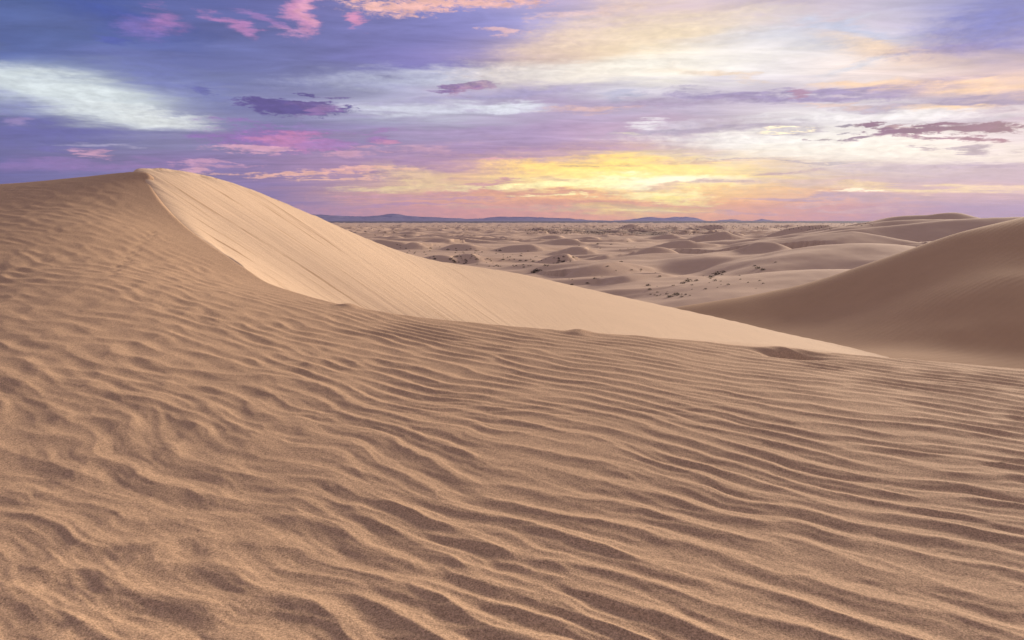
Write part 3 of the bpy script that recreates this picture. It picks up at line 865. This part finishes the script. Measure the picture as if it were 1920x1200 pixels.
def field_height(x, y, detail=True):
    r = np.hypot(x, y)
    # broad swell plus a run of low transverse dunes with their steep sides towards the camera
    z = FLOOR + 0.8 * fbm(x / 170, y / 170, 3, 61) + 0.5 * fbm(x / 60, y / 60, 3, 62)
    wl = 66 + 0 * r
    ph = (0.30 * x + 0.95 * y) / wl + 1.5 * fbm(x / 140, y / 140, 3, 63) + 0.35 * perlin(x / 45, y / 45, 66)
    t = ph % 1.0
    saw = np.where(t < 0.24, (t / 0.24) ** 1.2, (1 - (t - 0.24) / 0.76) ** 1.4)
    amp = np.clip(0.55 + 1.1 * perlin(x / 95, y / 95, 64), 0, 1.4)
    amp = amp * (0.9 + 4.6 * sstep(350, 900, r)) * sstep(120, 300, r)
    z = z + amp * saw
    z = z + (2.2 * sstep(1500, 3000, r)) * np.maximum(0, fbm(x / 260, y / 260, 4, 67, 0.6))
    for (pts, d, sf, sb, rr) in DUNES:
        line = [at(u, v, d * (1.0 + 0.0 * i)) for i, (u, v) in enumerate(pts)]
        # the crest bows: its ends trail a little away
        n = len(line)
        if rr <= 2.0 and d > 170:
            d = d * 0.9
        line = []
        for i, (u, v) in enumerate(pts):
            s = (i / (n - 1) - 0.5) * 2
            line.append(at(u, v, d * (1 + 0.025 * s * s - 0.03 * s)))
        line = dense(line, 4)
        L = np.array(line)
        reach = min((L[:, 2].max() - FLOOR + 3) / min(sf, sb) + 15, 260)
        mk = (x > L[:, 0].min() - reach) & (x < L[:, 0].max() + reach) & (y > L[:, 1].min() - reach) & (y < L[:, 1].max() + reach)
        if not mk.any():
            continue
        xs, ys = x[mk], y[mk]
        wob = 1 + 0.25 * perlin(xs / 22, ys / 22, 68)
        tau = 0.10 + 0.06 * rr
        acc = np.zeros(xs.shape)
        for (px, py, pz) in (line if rr > 2.5 else ()):
            ex, ey = xs - px, ys - py
            dd = np.sqrt(ex * ex + ey * ey + rr * rr)
            cs = (0.25 * ex - 0.97 * ey) / dd
            sl = (sb + (sf - sb) * sstep(-0.35, 0.45, cs)) * wob
            acc += np.exp(np.clip((pz - FLOOR - sl * (dd - rr)) / tau, -60, 400))
        if rr > 2.5:
            h = FLOOR + tau * (np.log(acc + 1e-30) - 1.6)
        else:
            dd, zc_, qx, qy, _ = poly_dist(xs, ys, line)
            cs = (0.25 * (xs - qx) - 0.97 * (ys - qy)) / (dd + 1e-6)
            sl = (0.72 * sb + (0.88 * sf - 0.72 * sb) * sstep(-0.35, 0.45, cs)) * wob
            h = zc_ - sl * (np.sqrt(dd * dd + rr * rr) - rr)
        z[mk] = smax(h, z[mk], 0.5 + 0.25 * rr)
    if detail:
        z = z + 0.10 * fbm(x / 9, y / 9, 3, 69)
    return z


rs = np.geomspace(105, 5200, 480)
X, Y = fan(-41, 47, 700, rs)
FZ = field_height(X, Y)
_a = np.degrees(np.arctan2(X, Y))
_r = np.hypot(X, Y)
belt = sstep(1.0, 2.5, _a + 1.2 * perlin(X / 130, Y / 130, 72)) * sstep(17.5, 14, _a) * sstep(880, 980, _r + 90 * perlin(X / 70, Y / 200, 73)) * sstep(1650, 1350, _r + 260 * perlin(X / 160, Y / 300, 74))
belt = belt * sstep(FLOOR + 4.5, FLOOR + 2.0, FZ + 1.5 * perlin(X / 40, Y / 90, 75))
structure(grid_mesh('dune_field', X, Y, FZ, m_field, {'belt': belt}), 'wide field of pale low dunes stretching to the horizon')
fld_r, fld_a = rs, np.radians(np.linspace(-41, 47, 700))


def field_z(x, y):
    r, a = math.hypot(x, y), math.atan2(x, y)
    i = int(np.clip(np.searchsorted(fld_r, r) - 1, 0, len(fld_r) - 2))
    j = int(np.clip(np.searchsorted(fld_a, a) - 1, 0, len(fld_a) - 2))
    s = (r - fld_r[i]) / (fld_r[i + 1] - fld_r[i])
    t = (a - fld_a[j]) / (fld_a[j + 1] - fld_a[j])
    s, t = min(max(s, 0), 1), min(max(t, 0), 1)
    return (FZ[i, j] * (1 - s) + FZ[i + 1, j] * s) * (1 - t) + (FZ[i, j + 1] * (1 - s) + FZ[i + 1, j + 1] * s) * t


def on_field(u, v):
    """where the line of sight through pixel u, v meets the dune field"""
    x, y, z = ray(u, v)
    k = 90.0
    prev = k
    while k < 5000:
        if z * k <= field_z(x * k, y * k):
            lo, hi = prev, k
            for _ in range(12):
                m = 0.5 * (lo + hi)
                if z * m <= field_z(x * m, y * m):
                    hi = m
                else:
                    lo = m
            return x * hi, y * hi, field_z(x * hi, y * hi)
        prev = k
        k *= 1.008
    return None


# ------------------------------------------------------------------ far plain and mountains
def flat_material(name, c1, c2, scale, rough=0.95):
    m = bpy.data.materials.new(name)
    m.use_nodes = True
    t = m.node_tree
    t.nodes.clear()
    h = G(t)
    tcn = h.node('ShaderNodeTexCoord')
    n = h.noise(tcn.outputs['Object'], scale, 6, 0.65)
    bs = h.node('ShaderNodeBsdfPrincipled')
    bs.inputs['Roughness'].default_value = rough
    bs.inputs['Specular IOR Level'].default_value = 0.1
    h.put(bs.inputs['Base Color'], h.mix(h.remap(n, 0.35, 0.65), c1, c2))
    o = h.node('ShaderNodeOutputMaterial')
    t.links.new(bs.outputs[0], o.inputs[0])
    return m


m_plain = flat_material('scrub_plain', (0.045, 0.042, 0.035), (0.09, 0.075, 0.055), 0.004)
m_hazed_rock = flat_material('hazed_mountain_rock', (0.12, 0.11, 0.17), (0.18, 0.165, 0.23), 0.0012)  # some of the blue-violet distance haze is painted into this colour

X, Y = fan(-60, 60, 240, np.geomspace(3000, 29000, 60))
Rr = np.hypot(X, Y)
Z = FLOOR - 3.0 + 16.0 * sstep(4500, 14000, Rr) + 1.5 * fbm(X / 900, Y / 900, 3, 71)
structure(grid_mesh('scrub_plain', X, Y, Z, m_plain), 'dark flat scrub plain beyond the dunes')


def mountains(label, sky, d, depth, seed):
    us = np.array([p[0] for p in sky], float)
    vs = np.array([p[1] for p in sky], float)
    uu = np.linspace(us[0], us[-1], 420)
    tops = np.interp(uu, us, vs)
    xs = np.array([at(u, v, d) for u, v in zip(uu, tops)])
    ys = np.linspace(-1, 1, 60)
    S, I = np.meshgrid(ys, np.arange(len(uu)), indexing='ij')
    Xm = xs[:, 0][I] * (1 + S * depth / d)
    Ym = d + S * depth
    top = xs[:, 2][I]
    ridge = 1 - np.abs(S)
    rough = 0.75 + 0.5 * np.abs(fbm(Xm / 900, Ym / 900, 4, seed))
    prof = np.where(ridge > 0.97, 1.0, ridge ** 1.25 * np.minimum(rough, 1.0))
    edge = sstep(0, 14, I) * sstep(len(uu) - 1, len(uu) - 15, I)
    base = FLOOR + 8
    Zm = base + (top - base) * prof * edge + 15 * fbm(Xm / 420, Ym / 420, 4, seed + 5) * ridge * edge
    Zm = np.where(np.abs(S) > 0.99, base - 60, Zm)
    return structure(grid_mesh('mountains', Xm, Ym, Zm, m_hazed_rock), label)


mountains('long low bluish mountain range at the left of the horizon',
          [(380, 412), (480, 407), (560, 403), (600, 402), (640, 405), (680, 406), (712, 403), (735, 401), (760, 404), (800, 407), (840, 408), (880, 410), (905, 409), (940, 407), (980, 407),
           (1010, 408), (1060, 410), (1100, 412), (1140, 414), (1180, 416)], 17000, 1900, 81)
mountains('twin peaked lilac mountain range below the sunset',
          [(1120, 416), (1150, 414), (1180, 412), (1205, 408), (1225, 407), (1245, 409), (1265, 406), (1275, 407), (1287, 406), (1305, 409), (1322, 414), (1335, 416), (1350, 413), (1372, 411), (1395, 414),
           (1410, 414), (1430, 411), (1448, 413), (1470, 416), (1500, 418)], 23000, 2200, 91)

# ------------------------------------------------------------------ haze
hz = bpy.data.meshes.new('haze')
bm = bmesh.new()
bmesh.ops.create_cube(bm, size=1.0)
bmesh.ops.scale(bm, vec=(60000, 60000, 700), verts=bm.verts)
bmesh.ops.translate(bm, vec=(0, 0, 350 - 110), verts=bm.verts)
bm.to_mesh(hz)
bm.free()
hm = bpy.data.materials.new('haze')
hm.use_nodes = True
hm.node_tree.nodes.clear()
pv = hm.node_tree.nodes.new('ShaderNodeVolumePrincipled')
pv.inputs['Color'].default_value = (0.50, 0.50, 1.0, 1)
pv.inputs['Density'].default_value = 2.8e-5
pv.inputs['Anisotropy'].default_value = 0.0
ho = hm.node_tree.nodes.new('ShaderNodeOutputMaterial')
hm.node_tree.links.new(pv.outputs[0], ho.inputs['Volume'])
hz.materials.append(hm)
haze = bpy.data.objects.new('haze', hz)
C.objects.link(haze)
haze['kind'] = 'stuff'
haze['label'] = 'thin violet haze over the far plain'

# ------------------------------------------------------------------ desert shrubs
m_leaf = flat_material('shrub_leaf', (0.036, 0.032, 0.024), (0.075, 0.062, 0.042), 3.0)
m_twig = flat_material('shrub_twig', (0.06, 0.045, 0.035), (0.10, 0.075, 0.055), 5.0)


def shrub_meshes(seed):
    """a low clump one metre across: leafy sprays on a fan of stems"""
    r = random.Random(seed)
    bl, bt = bmesh.new(), bmesh.new()
    for k in range(9):
        a = r.uniform(0, 6.283)
        tip = (math.cos(a) * r.uniform(.15, .42), math.sin(a) * r.uniform(.15, .42), r.uniform(.25, .5))
        s = 0.018
        v0 = [bt.verts.new((s * math.cos(q), s * math.sin(q), -0.15)) for q in (0, 2.1, 4.2)]
        v1 = bt.verts.new(tip)
        for i in range(3):
            bt.faces.new((v0[i], v0[(i + 1) % 3], v1))
    for k in range(110):
        a, q = r.uniform(0, 6.283), math.sqrt(r.random())
        rad = 0.5 * q * (0.8 + 0.25 * math.sin(a * 3 + seed))
        z = (0.52 * math.sqrt(max(0, 1 - q * q)) * r.uniform(0.25, 1.0)) + 0.02
        c = (rad * math.cos(a), rad * math.sin(a), z)
        s = r.uniform(.05, .11)
        t = r.uniform(0, 6.283)
        n = (math.cos(t), math.sin(t), r.uniform(-.6, .9))
        w = (-math.sin(t), math.cos(t), r.uniform(-.5, .5))
        vs = [bl.verts.new(tuple(c[i] + s * (n[i] * p + w[i] * o) for i in range(3))) for p, o in ((-1, 0), (0, .55), (1, 0), (0, -.55))]
        bl.faces.new(vs)
    res = []
    for nm, b, m in (('foliage', bl, m_leaf), ('stems', bt, m_twig)):
        me = bpy.data.meshes.new('shrub_' + nm)
        b.to_mesh(me)
        b.free()
        me.materials.append(m)
        res.append(me)
    return res


KINDS = [shrub_meshes(s) for s in range(6)]
n_shrub = 0


def shrub(u, v, wpx, label, hratio=0.6, stretch=1.0, rz=None, group='dark shrubs standing out in the dune hollows'):
    global n_shrub
    p = on_field(u, v)
    if p is None:
        return None
    size = 1.0 * wpx / FPX * p[1]
    leaf, stem = KINDS[n_shrub % 6]
    big = wpx >= 9
    o = bpy.data.objects.new('desert_shrub', None if big else leaf)
    C.objects.link(o)
    o.location = (p[0], p[1], p[2] - 0.04 * size)
    o.rotation_euler = (0, 0, random.uniform(0, 6.28) if rz is None else rz)
    o.scale = (size, size * stretch, size * hratio * 1.4)
    if big:
        for nm, me in (('foliage', leaf), ('stems', stem)):
            c = bpy.data.objects.new(nm, me)
            C.objects.link(c)
            c.parent = o
    o['label'] = label
    o['category'] = 'shrub'
    o['group'] = group
    n_shrub += 1
    return o


NAMED = [
 (1344, 515, 20, 'large dark shrub on the sand ridge left of the bright rounded dune', .5), (1356, 511, 14, 'dark shrub at the upper end of the long bush row beside the bright dune', .5),
 (1333, 520, 14, 'dark shrub at the lower end of the long bush row beside the bright dune', .45),
 (1290, 528, 16, 'dark shrub at the right foot of the shaded bowl dune', .6), (1281, 532, 12, 'smaller dark shrub just left of the one at the foot of the shaded bowl', .6),
 (1306, 527, 10, 'small round shrub between the shaded bowl and the long bush row', .6), (1341, 527, 9, 'small round shrub on pale sand below the long bush row', .7),
 (1268, 553, 18, 'broad dark shrub heading the hollow just above the pale slip face', .45), (1256, 557, 14, 'dark shrub left of the broad one in the hollow above the slip face', .45),
 (1278, 557, 9, 'low shrub on the right rim of the hollow above the slip face', .5), (1250, 552, 8, 'small upper shrub at the left rim of the hollow above the slip face', .6),
 (1215, 536, 11, 'dark shrub at the foot of the right hand pyramid dune', .6), (1218, 543, 9, 'small shrub just below the one at the foot of the pyramid dune', .6),
 (1286, 553, 6, 'tiny lone shrub right of the hollow above the slip face', .7), (1237, 519, 8, 'small shrub in the dimple behind the pyramid dune', .6),
 (1202, 506, 6, 'lone small shrub on the bare sand behind the pyramid dune', .6), (1165, 491, 7, 'lone shrub at the foot of the long lipped dune', .5),
 (1421, 503, 12, 'dark shrub in the bright sand gap, nearest the rounded dune', .5), (1430, 506, 11, 'dark shrub just right of the one in the bright sand gap', .5),
 (1415, 499, 8, 'small shrub above the pair in the bright sand gap', .5), (1454, 492, 5, 'tiny shrub alone on the flank of the bright rounded dune', .5),
 (1007, 508, 20, 'long low dark shrub against the edge of the pale slip face', .4), (1000, 511, 12, 'dark shrub at the lower end of the long low one by the slip face', .45),
 (1056, 491, 10, 'broad shrub at the right end of the scrub row below the humped dune', .5), (1046, 494, 9, 'shrub second from the right in the scrub row below the humped dune', .5),
 (1074, 483, 9, 'small shrub right of the humped dune', .5), (1022, 498, 9, 'broad shrub at the left part of the scrub row below the humped dune', .5),
 (1146, 459, 6, 'lone far shrub in the middle of the dune field', .5), (1120, 458, 5, 'second lone far shrub left of the middle of the dune field', .5),
 (807, 466, 7, 'shrub right of the double humped dark dune', .5), (845, 486, 9, 'dark shrub in the gap between two small humps by the slip face', .5), (850, 489, 8, 'dark shrub below the one between the two small humps', .5),
 (857, 481, 7, 'shrub above the pair between the two small humps', .5),
]
for (u, v, w, lab, hr) in NAMED:
    shrub(u, v, w, lab, hr)
zones = [((740, 458), (905, 490), 44, 'small dark shrub scattered on pale sand just above the upper slip face edge'), ((850, 470), (1010, 502), 70, 'small dark shrub in the scrubby hollow above the middle of the slip face'),
         ((985, 480), (1070, 500), 24, 'small dark shrub in the scrub row below the humped dune'), ((1290, 515), (1440, 545), 20, 'small dark shrub on the sand flat left of the bright rounded dune'),
         ((1210, 535), (1300, 556), 16, 'small dark shrub around the shadowed hollow above the slip face'), ((680, 430), (760, 442), 14, 'far small shrub at the left end of the dune field'),
         ((1080, 452), (1200, 470), 10, 'far small shrub between low dunes in the middle of the dune field'), ((1020, 512), (1130, 535), 9, 'small shrub on smooth sand beside the left pyramid dune'),
         ((1110, 495), (1230, 512), 8, 'small shrub on bare sand behind the right pyramid dune')]
for (a, b, n, lab) in zones:
    for k in range(int(n * 0.85)):
        u, v = random.uniform(a[0], b[0]), random.uniform(a[1], b[1])
        shrub(u, v, random.choice((3, 3.5, 4, 4, 5, 6, 8)), lab, random.uniform(.4, .6), group=lab.replace('small dark shrub', 'small dark shrubs').replace('small shrub', 'small shrubs'))


def scrub_mass(name, label, zones_, seed):
    """thousands of far bushes that read as one dotted mass"""
    r = random.Random(seed)
    vs, fs = [], []
    for ((u0, v0), (u1, v1), n, px) in zones_:
        for k in range(n):
            u, v = r.uniform(u0, u1), r.uniform(v0, v1)
            if perlin(np.array([u * 0.03]), np.array([v * 0.35]), 95)[0] < r.uniform(-.5, .15):
                continue
            p = on_field(u, v)
            if p is None:
                continue
            s = px * r.uniform(.5, 1.3) / FPX * p[1] * 0.5
            hgt = s * r.uniform(.6, 1.0)
            i = len(vs)
            for q in range(5):
                a = q * 1.2566 + r.uniform(-.3, .3)
                vs.append((p[0] + s * math.cos(a), p[1] + s * math.sin(a), p[2] - 0.2))
                vs.append((p[0] + .6 * s * math.cos(a + .5), p[1] + .6 * s * math.sin(a + .5), p[2] + hgt * r.uniform(.6, 1)))
            vs.append((p[0], p[1], p[2] + hgt))
            for q in range(5):
                a0, b0 = i + 2 * q, i + 2 * ((q + 1) % 5)
                fs += [(a0, b0, b0 + 1, a0 + 1), (a0 + 1, b0 + 1, i + 10)]
    me = bpy.data.meshes.new(name)
    me.from_pydata(vs, [], fs)
    me.materials.append(m_leaf)
    o = bpy.data.objects.new(name, me)
    C.objects.link(o)
    o['kind'] = 'stuff'
    o['label'] = label
    return o


scrub_mass('far_scrub', 'dark belt and dots of far scrub near the horizon',
           [((985, 431), (1145, 439), 700, 1.3), ((1100, 434), (1330, 440), 450, 1.3), ((985, 422), (1560, 432), 700, 1.6), ((660, 423), (990, 431), 160, 1.4), ((1540, 416), (1640, 424), 160, 1.6)], 5)
